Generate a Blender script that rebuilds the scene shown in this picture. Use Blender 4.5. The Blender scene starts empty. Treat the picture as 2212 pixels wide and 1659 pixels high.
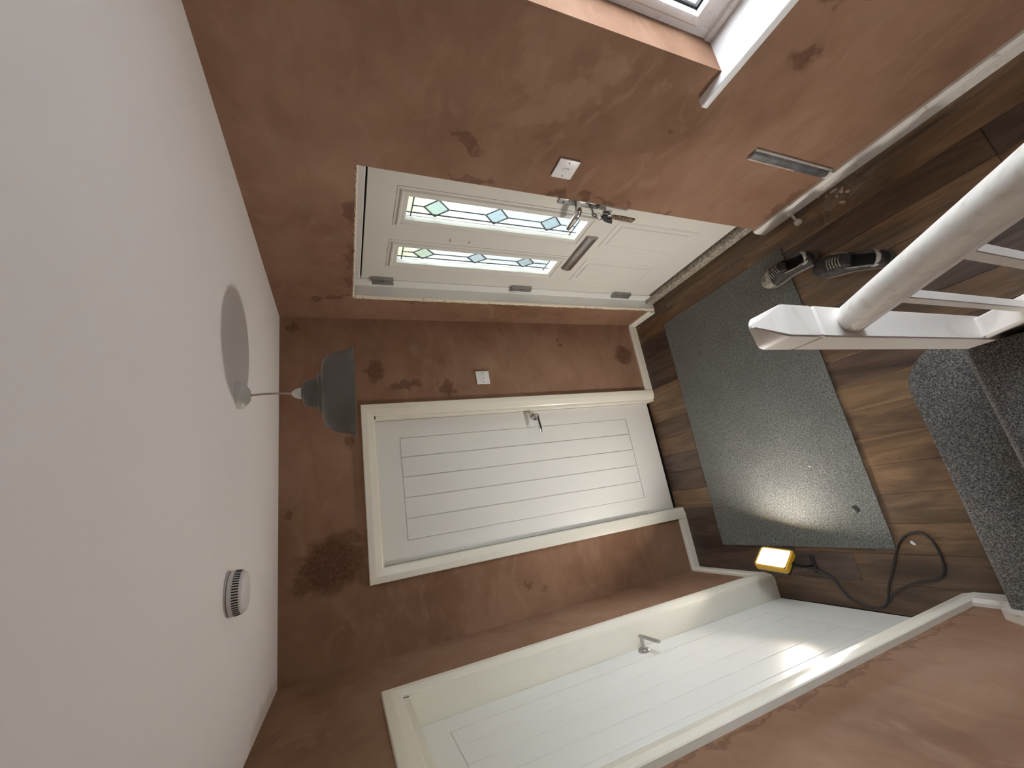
import bpy, bmesh, math, random
from mathutils import Vector, Matrix
random.seed(7)
R = math.radians
SC = bpy.context.scene
COL = SC.collection

# ------------------------------------------------------------------ camera
W, H = 1.789, 2.446                  # hall width, ceiling height
cam_d = bpy.data.cameras.new('camera'); cam = bpy.data.objects.new('camera', cam_d); COL.objects.link(cam)
cam_d.sensor_fit = 'HORIZONTAL'; cam_d.sensor_width = 36.0; cam_d.lens = 877.73 / 2212 * 36.0
cam_d.clip_start = 0.01; cam_d.clip_end = 200
_r = ((-0.155974, -0.357677, -0.920727), (-0.946502, 0.320711, 0.035753), (0.282499, 0.877047, -0.388565))
_m = Matrix((_r[0], [-v for v in _r[1]], [-v for v in _r[2]])).transposed().to_4x4()
_m.translation = Vector((0.596, -2.323, 2.147))
cam.matrix_world = _m
SC.camera = cam

# ------------------------------------------------------------------ sky, exposure
SC.view_settings.view_transform = 'Standard'
SC.view_settings.look = 'None'
SC.view_settings.gamma = 1.0
SC.view_settings.use_curve_mapping = False
SC.view_settings.exposure = 1.62
world = bpy.data.worlds.new('sky'); SC.world = world; world.use_nodes = True
_bg = world.node_tree.nodes['Background']
_bg.inputs['Color'].default_value = (0.86, 0.92, 1.0, 1); _bg.inputs['Strength'].default_value = 6.6
LAMP = 132.0                          # emission of the work light's panel

# ------------------------------------------------------------------ material helpers
def srgb(r, g, b):
    f = lambda c: (c / 255 / 12.92) if c / 255 <= 0.04045 else ((c / 255 + 0.055) / 1.055) ** 2.4
    return (f(r), f(g), f(b), 1)
class N:
    def __init__(s, name):
        s.m = bpy.data.materials.new(name); s.m.use_nodes = True
        s.t = s.m.node_tree; s.b = s.t.nodes['Principled BSDF']; s.out = s.t.nodes['Material Output']
    def n(s, typ, **kw):
        o = s.t.nodes.new(typ)
        for k, v in kw.items():
            if k.startswith('_'): setattr(o, k[1:], v)
        return o
    def l(s, a, b): s.t.links.new(a, b)
    def setv(s, sock, v):
        if hasattr(v, 'is_linked') or isinstance(v, bpy.types.NodeSocket): s.l(v, sock)
        else: sock.default_value = v
    def math(s, op, a, b=None, c=None, clamp=False):
        o = s.n('ShaderNodeMath', _operation=op, _use_clamp=clamp)
        for i, v in enumerate((a, b, c)):
            if v is not None: s.setv(o.inputs[i], v)
        return o.outputs[0]
    def vmath(s, op, a, b=None):
        o = s.n('ShaderNodeVectorMath', _operation=op)
        s.setv(o.inputs[0], a)
        if b is not None: s.setv(o.inputs[1], b)
        return o.outputs['Value'] if op in ('LENGTH', 'DOT_PRODUCT') else o.outputs[0]
    def noise(s, vec, scale, detail=4, rough=0.55, dist=0.0, out='Fac'):
        o = s.n('ShaderNodeTexNoise'); s.l(vec, o.inputs['Vector'])
        o.inputs['Scale'].default_value = scale; o.inputs['Detail'].default_value = detail
        o.inputs['Roughness'].default_value = rough; o.inputs['Distortion'].default_value = dist
        return o.outputs[out]
    def pos(s): return s.n('ShaderNodeNewGeometry').outputs['Position']
    def obj(s): return s.n('ShaderNodeTexCoord').outputs['Object']
    def mapv(s, vec, loc=(0, 0, 0), rot=(0, 0, 0), scale=(1, 1, 1)):
        o = s.n('ShaderNodeMapping'); s.l(vec, o.inputs['Vector'])
        o.inputs['Location'].default_value = loc; o.inputs['Rotation'].default_value = rot; o.inputs['Scale'].default_value = scale
        return o.outputs[0]
    def rng(s, v, a, b, c=0.0, d=1.0):
        o = s.n('ShaderNodeMapRange', _interpolation_type='SMOOTHSTEP'); s.l(v, o.inputs[0])
        for i, x in enumerate((a, b, c, d)): o.inputs[i + 1].default_value = x
        return o.outputs[0]
    def mix(s, f, a, b):
        o = s.n('ShaderNodeMix', _data_type='RGBA'); s.setv(o.inputs[0], f); s.setv(o.inputs[6], a); s.setv(o.inputs[7], b)
        return o.outputs[2]
    def ramp(s, f, stops):
        o = s.n('ShaderNodeValToRGB'); s.l(f, o.inputs[0]); e = o.color_ramp.elements
        while len(e) < len(stops): e.new(0.5)
        for i, (p, c) in enumerate(stops): e[i].position = p; e[i].color = c
        return o.outputs[0]
    def bump(s, h, strength=0.3, dist=0.002):
        o = s.n('ShaderNodeBump'); s.l(h, o.inputs['Height'])
        o.inputs['Strength'].default_value = strength; o.inputs['Distance'].default_value = dist
        s.l(o.outputs[0], s.b.inputs['Normal'])
    def base(s, c): s.setv(s.b.inputs['Base Color'], c)
    def p(s, **kw):
        for k, v in kw.items(): s.setv(s.b.inputs[k.replace('_', ' ')], v)

def simple(name, col, rough=0.5, metal=0.0, bump=None, var=0.0, coat=0.0):
    s = N(name); s.p(Roughness=rough, Metallic=metal)
    if coat: s.p(Coat_Weight=coat)
    v = s.obj()
    if var:
        f = s.noise(v, 14, 3)
        s.base(s.mix(s.rng(f, 0.3, 0.7), tuple(c * (1 - var) for c in col[:3]) + (1,), col))
    else: s.base(col)
    if bump: s.bump(s.noise(v, bump[0], 3), bump[1], bump[2])
    return s.m

def plaster(name, axes, stains, seed, scuffs=(), tone=((122, 89, 68), (143, 109, 87), (160, 127, 105)), dark=(88, 57, 40), light=(174, 142, 120)):
    """skimmed pink plaster; stains are darker marks, mostly damp or sanded: (u, v, half-u, half-v, rotation, depth) on the wall plane"""
    s = N(name); s.p(Roughness=0.8); s.b.inputs['Specular IOR Level'].default_value = 0.25
    P = s.pos()
    sh = s.mapv(P, loc=(seed, seed * .7, seed * 1.3))
    big = s.noise(sh, 1.6, 5, .6); mid = s.noise(s.mapv(sh, scale=(1, 1, 1.8)), 5.5, 5, .6, 1.2)
    c = s.ramp(big, [(0.3, srgb(*tone[0])), (0.5, srgb(*tone[1])), (0.72, srgb(*tone[2]))])
    c = s.mix(s.math('MULTIPLY', s.rng(mid, 0.5, 0.75), 0.30), c, srgb(*light))
    c = s.mix(s.math('MULTIPLY', s.rng(mid, 0.5, 0.28), 0.28), c, srgb(*tone[0]))
    # arcing trowel marks
    wv = s.n('ShaderNodeTexWave', _wave_type='RINGS'); s.l(s.vmath('ADD', sh, s.vmath('SCALE', s.noise(sh, 1.3, 3, .6, 0, 'Color'))), wv.inputs[0])
    wv.inputs['Scale'].default_value = 1.1; wv.inputs['Distortion'].default_value = 9; wv.inputs['Detail'].default_value = 3
    c = s.mix(s.math('MULTIPLY', s.rng(wv.outputs['Fac'], .35, 1.0), 0.06), c, srgb(*light))
    nz = s.n('ShaderNodeTexNoise'); s.l(P, nz.inputs['Vector']); nz.inputs['Scale'].default_value = 22; nz.inputs['Detail'].default_value = 4
    off = s.vmath('SUBTRACT', nz.outputs['Color'], (0.5, 0.5, 0.5))
    sc = s.n('ShaderNodeVectorMath', _operation='SCALE'); s.l(off, sc.inputs[0]); sc.inputs['Scale'].default_value = 0.115
    Q = s.vmath('ADD', P, sc.outputs[0])
    fine = s.noise(P, 60, 3)
    def blobs(lst):
        acc = None
        for (u, v, a, b, rot, k) in lst:
            ctr = (0, u, v) if axes == 'YZ' else (u, 0, v)
            d = s.vmath('SUBTRACT', Q, ctr)
            d = s.vmath('MULTIPLY', d, (0, 1, 1) if axes == 'YZ' else (1, 0, 1))
            rt = s.n('ShaderNodeVectorRotate', _rotation_type='X_AXIS' if axes == 'YZ' else 'Y_AXIS')
            s.l(d, rt.inputs['Vector']); rt.inputs['Angle'].default_value = R(rot)
            d = s.vmath('MULTIPLY', rt.outputs[0], (0, 1 / a, 1 / b) if axes == 'YZ' else (1 / a, 0, 1 / b))
            f = s.math('MULTIPLY', s.rng(s.vmath('LENGTH', d), 1.25, 0.62), k)
            acc = f if acc is None else s.math('MAXIMUM', acc, f)
        return acc
    if stains:
        f = blobs(stains)
        f = s.math('MULTIPLY', f, s.rng(fine, 0.25, 0.6, 0.6, 1.0))
        c = s.mix(f, c, srgb(*dark))
    if scuffs:
        c = s.mix(blobs(scuffs), c, srgb(*light))
    s.base(c)
    s.bump(s.math('ADD', s.math('MULTIPLY', mid, 1.0), s.math('MULTIPLY', fine, 0.15)), 0.25, 0.004)
    return s.m

# ------------------------------------------------------------------ mesh helpers
def link(name, me, mat=None, parent=None, smooth=False):
    o = bpy.data.objects.new(name, me); COL.objects.link(o)
    if mat and not me.materials: me.materials.append(mat)
    if parent: o.parent = parent
    if smooth:
        for p in me.polygons: p.use_smooth = True
    return o
def finish(bm, name, mat, parent=None, smooth=False, auto=None):
    bmesh.ops.recalc_face_normals(bm, faces=bm.faces)
    me = bpy.data.meshes.new(name); bm.to_mesh(me); bm.free()
    o = link(name, me, mat, parent, smooth)
    if auto:
        for p in me.polygons: p.use_smooth = True
        try: me.set_sharp_from_angle(angle=R(auto))
        except Exception: pass
    return o
def bx(bm, a, b):
    v = [bm.verts.new((x, y, z)) for x in (a[0], b[0]) for y in (a[1], b[1]) for z in (a[2], b[2])]
    for q in ((0, 1, 3, 2), (4, 6, 7, 5), (0, 4, 5, 1), (2, 3, 7, 6), (0, 2, 6, 4), (1, 5, 7, 3)): bm.faces.new([v[i] for i in q])
    return v
def box(name, a, b, mat, parent=None, bev=0.0, seg=2):
    bm = bmesh.new(); bx(bm, a, b)
    if bev: bmesh.ops.bevel(bm, geom=bm.edges[:], offset=bev, segments=seg, affect='EDGES', profile=0.6)
    return finish(bm, name, mat, parent, auto=35 if bev else None)
def boxes(name, lst, mat, parent=None):
    bm = bmesh.new()
    for a, b in lst: bx(bm, a, b)
    return finish(bm, name, mat, parent)
def prism(bm, pts, h0, h1, axis='z'):
    """polygon extruded along an axis; pts in the other two coordinates (cyclic order)"""
    def P(p, h): return {'z': (p[0], p[1], h), 'x': (h, p[0], p[1]), 'y': (p[0], h, p[1])}[axis]
    a = [bm.verts.new(P(p, h0)) for p in pts]; b = [bm.verts.new(P(p, h1)) for p in pts]
    n = len(pts)
    bm.faces.new(a[::-1]); bm.faces.new(b)
    for i in range(n): bm.faces.new((a[i], a[(i + 1) % n], b[(i + 1) % n], b[i]))
def lathe(name, prof, mat, parent=None, seg=48, origin=(0, 0, 0), axis=None, auto=40, closed=False):
    bm = bmesh.new(); rings = []
    for r, z in prof:
        rings.append([bm.verts.new((r * math.cos(2 * math.pi * i / seg), r * math.sin(2 * math.pi * i / seg), z)) for i in range(seg)] if r > 1e-6 else [bm.verts.new((0, 0, z))])
    pairs = list(zip(rings, rings[1:]))
    if closed: pairs.append((rings[-1], rings[0]))
    for A, B in pairs:
        for i in range(seg):
            j = (i + 1) % seg
            if len(A) == 1 and len(B) == 1: continue
            if len(A) == 1: bm.faces.new((A[0], B[j], B[i]))
            elif len(B) == 1: bm.faces.new((A[i], A[j], B[0]))
            else: bm.faces.new((A[i], A[j], B[j], B[i]))
    M = Matrix.Translation(origin)
    if axis is not None: M = M @ Vector((0, 0, 1)).rotation_difference(Vector(axis)).to_matrix().to_4x4()
    bm.transform(M)
    return finish(bm, name, mat, parent, auto=auto)
def tube(name, pts, rad, mat, parent=None, seg=10, flat=1.0, up=None, caps=True, smoothing=0, bm=None):
    pts = [Vector(p) for p in pts]
    rads = list(rad) if isinstance(rad, (list, tuple)) else [rad] * len(pts)
    for _ in range(smoothing):
        q, rr = [pts[0]], [rads[0]]
        for i in range(len(pts) - 1):
            q += [pts[i] * .75 + pts[i + 1] * .25, pts[i] * .25 + pts[i + 1] * .75]; rr += [rads[i] * .75 + rads[i + 1] * .25, rads[i] * .25 + rads[i + 1] * .75]
        pts, rads = q + [pts[-1]], rr + [rads[-1]]
    own = bm is None
    if own: bm = bmesh.new()
    rings = []; n0 = None
    for i, p in enumerate(pts):
        t = (pts[min(i + 1, len(pts) - 1)] - pts[max(i - 1, 0)]).normalized()
        if up is not None: a = t.cross(Vector(up)).normalized()
        else:
            if n0 is None: n0 = t.orthogonal().normalized()
            a = (n0 - t * n0.dot(t)).normalized(); n0 = a
        b = t.cross(a).normalized()
        rings.append([bm.verts.new(p + a * rads[i] * math.cos(2 * math.pi * k / seg) + b * rads[i] * flat * math.sin(2 * math.pi * k / seg)) for k in range(seg)])
    for A, B in zip(rings, rings[1:]):
        for k in range(seg): bm.faces.new((A[k], A[(k + 1) % seg], B[(k + 1) % seg], B[k]))
    if caps: bm.faces.new(rings[0][::-1]); bm.faces.new(rings[-1])
    if own: return finish(bm, name, mat, parent, auto=50)
def tag(o, label=None, cat=None, group=None, kind=None):
    for k, v in (('label', label), ('category', cat), ('group', group), ('kind', kind)):
        if v: o[k] = v
    return o
def empty(name, loc, label=None, cat=None, group=None, kind=None):
    o = bpy.data.objects.new(name, None); o.empty_display_size = .05; COL.objects.link(o); o.location = loc
    tag(o, label, cat, group, kind)
    return o
def adopt(root):
    """parts were built in world coordinates: keep them in place under a root that stands at the thing's base"""
    inv = Matrix.Translation(-Vector(root.location))
    def go(o):
        for c in o.children:
            if c.type == 'MESH' and not c.get('_done'): c.data.transform(inv); c['_done'] = 1
            go(c)
    go(root)
    def clean(o):
        for c in o.children:
            if '_done' in c: del c['_done']
            clean(c)
    clean(root)
    return root
def sweep_frame(prof, rect, fn, names, mat, parent, closed=False):
    """mitred mouldings round an opening: prof = [(out, proud)], rect=(u0,u1,v0,v1), fn(u,v,proud)->xyz; one mesh per side"""
    u0, u1, v0, v1 = rect
    def corners(a):
        lo = v0 - a if closed else v0
        return [(u0 - a, lo), (u0 - a, v1 + a), (u1 + a, v1 + a), (u1 + a, lo)]
    out = []
    for k in range(4 if closed else 3):
        bm = bmesh.new(); A = []; B = []
        for a, t in prof:
            cs = corners(a); A.append(bm.verts.new(fn(*cs[k], t))); B.append(bm.verts.new(fn(*cs[(k + 1) % 4], t)))
        n = len(prof)
        for i in range(n):
            j = (i + 1) % n; bm.faces.new((A[i], A[j], B[j], B[i]))
        bm.faces.new(A[::-1]); bm.faces.new(B)
        out.append(finish(bm, names, mat, parent, auto=30))
    return out

# ------------------------------------------------------------------ materials
M = {}
# (u,v): far wall u = X, v = Z ; side walls u = Y, v = Z
M['plaster_far'] = plaster('plaster_far', 'XZ', [
    (.46, 2.22, .13, .15, 20, .9), (.40, 2.33, .05, .06, 0, .7), (.56, 2.16, .05, .10, 0, .6),
    (1.54, .17, .07, .08, 15, .75), (1.33, 1.55, .05, .05, 30, .7), (1.36, 1.80, .03, .10, 10, .65), (1.45, 1.96, .07, .05, 0, .65),
    (1.62, .70, .02, .02, 0, .7), (1.67, .71, .012, .012, 0, .6), (.16, 1.22, .02, .03, 0, .5), (.12, 1.12, .012, .03, 20, .4),
    (1.72, 2.38, .03, .03, 0, .6), (1.05, 2.12, .03, .03, 0, .6), (.72, 2.40, .02, .02, 0, .5)], 3.1)
M['plaster_left'] = plaster('plaster_left', 'YZ', [(-1.402, 1.1, .010, 1.3, 0, .4), (-1.40, .05, .03, .03, 0, .7)], 7.7)  # first mark: narrow darker strip beside the side door's near architrave
M['plaster_right'] = plaster('plaster_right', 'YZ', [
    (-1.32, 1.72, .02, .07, -35, .6), (-2.05, .80, .045, .13, 28, .75), (-1.86, .77, .035, .05, 0, .7), (-1.53, 1.02, .012, .018, 0, .6),
    (-2.18, .75, .02, .04, 25, .6), (-.245, 2.16, .022, .09, 18, .6), (-.21, 2.24, .025, .03, 0, .6),
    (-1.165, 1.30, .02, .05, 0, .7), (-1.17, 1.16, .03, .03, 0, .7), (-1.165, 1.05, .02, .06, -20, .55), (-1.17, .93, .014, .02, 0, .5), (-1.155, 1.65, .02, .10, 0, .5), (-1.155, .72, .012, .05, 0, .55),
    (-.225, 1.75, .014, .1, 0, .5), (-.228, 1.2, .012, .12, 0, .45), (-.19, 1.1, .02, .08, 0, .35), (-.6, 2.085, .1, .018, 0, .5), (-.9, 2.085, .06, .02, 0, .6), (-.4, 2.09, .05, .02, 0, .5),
    (-1.33, .09, .14, .05, 0, .6)], 12.4,
    scuffs=[(-1.55, 1.45, .05, .14, 40, .3), (-1.62, 1.60, .14, .04, 30, .25), (-1.48, 1.52, .04, .16, 25, .25), (-1.66, 1.36, .05, .06, 0, .35)])
M['plaster_back'] = plaster('plaster_back', 'XZ', [], 20.3)
def white_paint(name, col, rough, dirt=None, dirtcol=(0.25, .17, .11, 1), scale=18, amt=.5, thr=(.62, .75)):
    s = N(name); s.p(Roughness=rough); P = s.pos()
    c = col
    if dirt:
        f = s.noise(P, scale, 6, .65, .4)
        c = s.mix(s.math('MULTIPLY', s.rng(f, *thr), amt), col, dirtcol)
    s.base(c); s.bump(s.noise(s.mapv(P, scale=(1, 1, .2)), 55, 2), 0.06, 0.002)
    return s.m
M['gloss'] = white_paint('white_gloss_paint', (.83, .79, .69, 1), .28, True, amt=.10)
M['gloss_dusty'] = white_paint('dusty_white_paint', (.70, .66, .60, 1), .5, True, (.36, .24, .16, 1), 22, .65, (.56, .7))
M['door_paint'] = white_paint('satin_door_paint', (.78, .765, .73, 1), .38)
M['door_paint_glossy'] = white_paint('gloss_door_paint', (.78, .765, .73, 1), .36)
M['door_paint_glossy'].node_tree.nodes['Principled BSDF'].inputs['Specular IOR Level'].default_value = .22
M['upvc'] = white_paint('front_door_skin', (.75, .735, .67, 1), .42, True, amt=.06)
M['upvc_frame'] = white_paint('front_door_frame', (.80, .79, .75, 1), .4, True, amt=.12)
M['cream_edge'] = white_paint('cream_ragged_paint', (.82, .74, .58, 1), .6, True, (.40, .24, .14, 1), 60, .8, (.55, .66))
M['threshold'] = white_paint('grimy_threshold', (.50, .45, .37, 1), .6, True, (.09, .07, .05, 1), 70, .8, (.36, .66))
s = N('ceiling_emulsion'); s.p(Roughness=.9); P = s.pos()      # plaster smeared along the side-wall edge
d_ = s.vmath('LENGTH', s.vmath('MULTIPLY', s.vmath('SUBTRACT', P, (.01, -.30, 0)), (16, 2.2, 0)))
s.base(s.mix(s.math('MULTIPLY', s.rng(s.math('ADD', d_, s.math('MULTIPLY', s.noise(P, 14, 4), 1.2)), 1.7, .9), .6), (.83, .785, .755, 1), (.50, .40, .30, 1))); M['ceiling'] = s.m
M['cill'] = white_paint('window_board_paint', (.80, .80, .79, 1), .35)
M['window_frame'] = white_paint('window_frame_plastic', (.80, .76, .74, 1), .35, True, (.45, .27, .2, 1), 30, .35, (.55, .7))
M['balustrade'] = white_paint('balustrade_paint', (.80, .755, .71, 1), .33, True, (.52, .40, .30, 1), 7, .35, (.52, .72))
M['rail_paint'] = None
s = N('worn_handrail_paint'); s.p(Roughness=.3); P = s.pos()
st = s.noise(s.mapv(P, rot=(R(39), 0, 0), scale=(1, .02, 1)), 60, 3, .5)
s.base(s.mix(s.math('MULTIPLY', s.rng(st, .45, .75), .38), (.78, .745, .70, 1), (.46, .37, .29, 1))); M['rail_paint'] = s.m
M['chrome'] = simple('chrome', (.80, .80, .80, 1), .16, 1.0)
M['satin_metal'] = simple('satin_nickel', (.46, .45, .43, 1), .30, 1.0, var=.15)
M['hinge_metal'] = simple('dull_hinge_metal', (.42, .42, .41, 1), .4, .9, var=.2)
M['galv'] = simple('galvanised_metal', (.42, .44, .46, 1), .42, .85, var=.45)
M['black_gap'] = simple('black_rubber', (.012, .012, .012, 1), .7)
M['switch'] = simple('white_switch_plastic', (.82, .81, .80, 1), .3)
M['alarm'] = simple('alarm_plastic', (.68, .64, .62, 1), .45)
M['slot'] = simple('dark_slot', (.02, .018, .016, 1), .9)
M['rose'] = simple('ceiling_rose_plastic', (.74, .73, .69, 1), .4)
M['cable_white'] = simple('pendant_flex', (.50, .40, .34, 1), .6)
s = N('grey_enamel'); s.p(Roughness=.42); s.base((.115, .108, .098, 1)); s.bump(s.noise(s.obj(), 300, 2), .08, .0006); M['shade'] = s.m
M['shade_rim'] = simple('grey_enamel_rim', (.115, .108, .098, 1), .4)
M['shade_in'] = simple('white_enamel', (.75, .74, .72, 1), .4)
M['lead'] = simple('lead_came', (.10, .105, .11, 1), .45, .5)
M['yellow'] = simple('yellow_plastic', (.78, .44, .03, 1), .45)
M['black_plastic'] = simple('black_plastic', (.02, .02, .022, 1), .5)
M['flex'] = simple('black_rubber_flex', (.025, .025, .028, 1), .55)
M['chip'] = simple('plaster_crumb', (.62, .50, .42, 1), .9, bump=(80, .5, .003), var=.3)
M['dark_scrap'] = simple('dark_scrap', (.05, .05, .05, 1), .6, var=.3)
M['rubber_white'] = simple('pale_rubber', (.66, .62, .56, 1), .6)
M['fob'] = simple('black_leather', (.012, .012, .012, 1), .6)
# laminate plank
def wood(seed, tone):
    s = N('laminate_plank'); s.p(Roughness=.42); P = s.pos()
    v = s.mapv(P, loc=(seed * 3.7, seed * 1.9, 0), scale=(1, .16, 1))
    a = s.noise(v, 9, 6, .6, 1.6); b = s.noise(s.mapv(P, loc=(seed, 0, 0), scale=(1, .05, 1)), 70, 3, .5)
    c = s.ramp(a, [(.28, tuple(x * .42 for x in tone) + (1,)), (.48, tuple(tone) + (1,)), (.62, tuple(x * 1.5 for x in tone) + (1,)), (.78, tuple(x * .62 for x in tone) + (1,))])
    c = s.mix(s.math('MULTIPLY', s.rng(b, .45, .75), .35), c, tuple(x * .45 for x in tone) + (1,))
    # a film of plaster dust trodden along the right-hand wall
    dd = s.vmath('LENGTH', s.vmath('MULTIPLY', s.vmath('SUBTRACT', P, (1.70, -1.46, 0)), (7.5, 3.6, 0)))
    dn = s.rng(s.noise(P, 16, 5, .7, 1.0), .42, .72)
    c = s.mix(s.math('MULTIPLY', s.math('MULTIPLY', s.rng(dd, 1.1, .15), dn), .55), c, (.34, .28, .23, 1))
    s.base(c); s.bump(b, .12, .001)
    return s.m
TONES = [(.098, .057, .033), (.142, .083, .043), (.083, .050, .033), (.120, .072, .039), (.076, .050, .037), (.160, .097, .052)]
WOODS = [wood(i + 1, t) for i, t in enumerate(TONES)]
# grey mat
s = N('grey_doormat'); s.p(Roughness=1.0); P = s.pos(); s.b.inputs['Specular IOR Level'].default_value = .1
a = s.noise(P, 160, 3, .7); b = s.noise(P, 5, 4)
c = s.ramp(a, [(.3, (.065, .065, .060, 1)), (.5, (.155, .156, .146, 1)), (.72, (.30, .305, .29, 1))])
s.base(s.mix(s.math('MULTIPLY', s.rng(b, .4, .7), .25), c, (.10, .10, .09, 1))); s.bump(a, .7, .004); M['mat'] = s.m
# stair carpet
s = N('flecked_stair_carpet'); s.p(Roughness=1.0); P = s.pos(); s.b.inputs['Specular IOR Level'].default_value = .05
s.p(Sheen_Weight=.15)
a = s.noise(P, 240, 3, .75); b = s.noise(P, 620, 2, .6)
c = s.ramp(a, [(.30, (.030, .028, .029, 1)), (.44, (.082, .077, .076, 1)), (.54, (.195, .185, .178, 1)), (.68, (.42, .40, .375, 1))])
s.base(c); s.bump(s.math('ADD', a, b), .8, .005); M['carpet'] = s.m
# glass
def pane(name, tint, rough, tex=None, ior=1.1, thru=.2):
    s = N(name)
    s.t.nodes.remove(s.b)
    rf = s.n('ShaderNodeBsdfRefraction'); rf.inputs['Roughness'].default_value = rough; rf.inputs['IOR'].default_value = ior; rf.inputs['Color'].default_value = tint
    gl = s.n('ShaderNodeBsdfGlossy'); gl.inputs['Roughness'].default_value = .08
    tr = s.n('ShaderNodeBsdfTransparent'); tr.inputs['Color'].default_value = tint
    lwt = s.n('ShaderNodeLayerWeight'); lwt.inputs['Blend'].default_value = .25
    fr = s.n('ShaderNodeMath', _operation='MULTIPLY_ADD'); s.l(lwt.outputs['Facing'], fr.inputs[0]); fr.inputs[1].default_value = .18; fr.inputs[2].default_value = .03
    m1 = s.n('ShaderNodeMixShader'); m2 = s.n('ShaderNodeMixShader')
    if tex:
        bp = s.n('ShaderNodeBump'); bp.inputs['Strength'].default_value = tex[1]; bp.inputs['Distance'].default_value = .004
        s.l(s.noise(s.pos(), tex[0], 2, .5, .6), bp.inputs['Height'])
        s.l(bp.outputs[0], rf.inputs['Normal']); s.l(bp.outputs[0], gl.inputs['Normal'])
        m1.inputs[0].default_value = thru
    else: m1.inputs[0].default_value = 1.0
    s.l(rf.outputs[0], m1.inputs[1]); s.l(tr.outputs[0], m1.inputs[2])
    s.l(fr.outputs[0], m2.inputs[0]); s.l(m1.outputs[0], m2.inputs[1]); s.l(gl.outputs[0], m2.inputs[2])
    s.l(m2.outputs[0], s.out.inputs['Surface'])
    return s.m
M['obscure'] = pane('obscure_glass', (.78, .81, .78, 1), .04, (150, 1.0), 1.12)
M['bevel_glass'] = pane('bevelled_glass', (.80, .84, .84, 1), .02, (60, .3), 1.04, .9)
M['clear'] = pane('clear_glass', (.97, .98, .98, 1), .0)
# leopard strap
s = N('leopard_print'); s.p(Roughness=.55); P = s.obj()
vo = s.n('ShaderNodeTexVoronoi', _feature='F1'); s.l(P, vo.inputs['Vector']); vo.inputs['Scale'].default_value = 95
s.base(s.ramp(vo.outputs['Distance'], [(.0, (.03, .012, .006, 1)), (.42, (.02, .008, .004, 1)), (.50, (.23, .13, .06, 1)), (1.0, (.28, .17, .08, 1))])); M['leopard'] = s.m
# shoes
s = N('dark_trainer_mesh'); s.p(Roughness=.8); a = s.noise(s.obj(), 45, 4, .6)
s.base(s.ramp(a, [(.35, (.018, .016, .015, 1)), (.7, (.055, .050, .046, 1))])); s.bump(s.noise(s.obj(), 400, 2), .4, .002); M['shoe'] = s.m
s = N('grey_trainer_overlay'); s.p(Roughness=.7); a = s.noise(s.obj(), 70, 4, .6, 1.5)
s.base(s.ramp(a, [(.35, (.07, .065, .05, 1)), (.5, (.26, .245, .20, 1)), (.7, (.42, .39, .34, 1))])); M['shoe_grey'] = s.m
M['shoe_pale'] = simple('pale_heel_lining', (.40, .38, .35, 1), .7, var=.3)
M['insole'] = simple('dark_insole', (.02, .018, .017, 1), .9)
M['sole'] = simple('grey_trainer_sole', (.16, .145, .125, 1), .7, var=.3)
# outdoors
s = N('block_paved_drive'); s.p(Roughness=.85); P = s.pos(); s.base(s.ramp(s.noise(P, 3, 6), [(.3, (.055, .062, .070, 1)), (.7, (.12, .13, .145, 1))])); M['drive'] = s.m
s = N('mown_grass'); s.p(Roughness=.9); P = s.pos(); s.base(s.ramp(s.noise(P, 5, 6, .7), [(.3, (.075, .100, .020, 1)), (.7, (.19, .20, .055, 1))])); M['grass'] = s.m
s = N('hedge_leaves'); s.p(Roughness=.7); P = s.pos(); s.base(s.ramp(s.noise(P, 9, 6, .7), [(.3, (.02, .04, .008, 1)), (.7, (.12, .16, .04, 1))])); s.bump(s.noise(P, 14, 5), 1, .05); M['hedge'] = s.m
s = N('render_outside'); s.p(Roughness=.9); s.base((.5, .47, .43, 1)); M['outside_wall'] = s.m

# ================================================================== the room
YB = -5.3                                   # back of the hall, behind the camera
boxes('wall_far', [((-.15, 0, 0), (.385, .12, H + .25)), ((1.185, 0, 0), (W + .28, .12, H + .25)), ((.385, 0, 1.99), (1.185, .12, H + .25))], M['plaster_far'])
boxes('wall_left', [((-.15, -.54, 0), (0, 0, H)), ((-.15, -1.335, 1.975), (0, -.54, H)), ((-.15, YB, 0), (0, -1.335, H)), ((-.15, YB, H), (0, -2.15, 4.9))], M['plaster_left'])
WX = W + .28
boxes('wall_right', [((W, -.244, 0), (WX, 0, H)), ((W, -1.146, 2.068), (WX, -.244, H)), ((W, -1.745, 0), (WX, -1.146, H)),
                     ((W, -2.95, 0), (WX, -1.745, .977)), ((W, -2.95, 2.15), (WX, -1.745, H)), ((W, YB, 0), (WX, -2.95, H))], M['plaster_right'])
boxes('wall_back', [((-.15, YB - .12, 0), (WX, YB, 4.9)), ((0, -2.15, H + .25), (1.05, -2.05, 4.9)), ((.95, YB, H + .25), (1.05, -2.15, 4.9))], M['plaster_back'])
boxes('ceiling', [((0, -2.15, H), (W, 0, H + .25)), ((.95, YB, H), (W, -2.15, H + .25)), ((-.15, YB, 4.9), (1.05, -2.05, 5.0))], M['ceiling'])
for nm, lb in (('wall_far', 'bare pink plaster wall around the boarded inner door'), ('wall_left', 'bare pink plaster wall beside the open side of the stairs'),
               ('wall_right', 'bare pink plaster wall holding the front door and window'), ('wall_back', 'bare plaster wall at the head of the stairs'), ('ceiling', 'plain white painted ceiling')):
    tag(bpy.data.objects[nm], lb, 'ceiling' if nm == 'ceiling' else 'wall', kind='structure')

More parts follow.
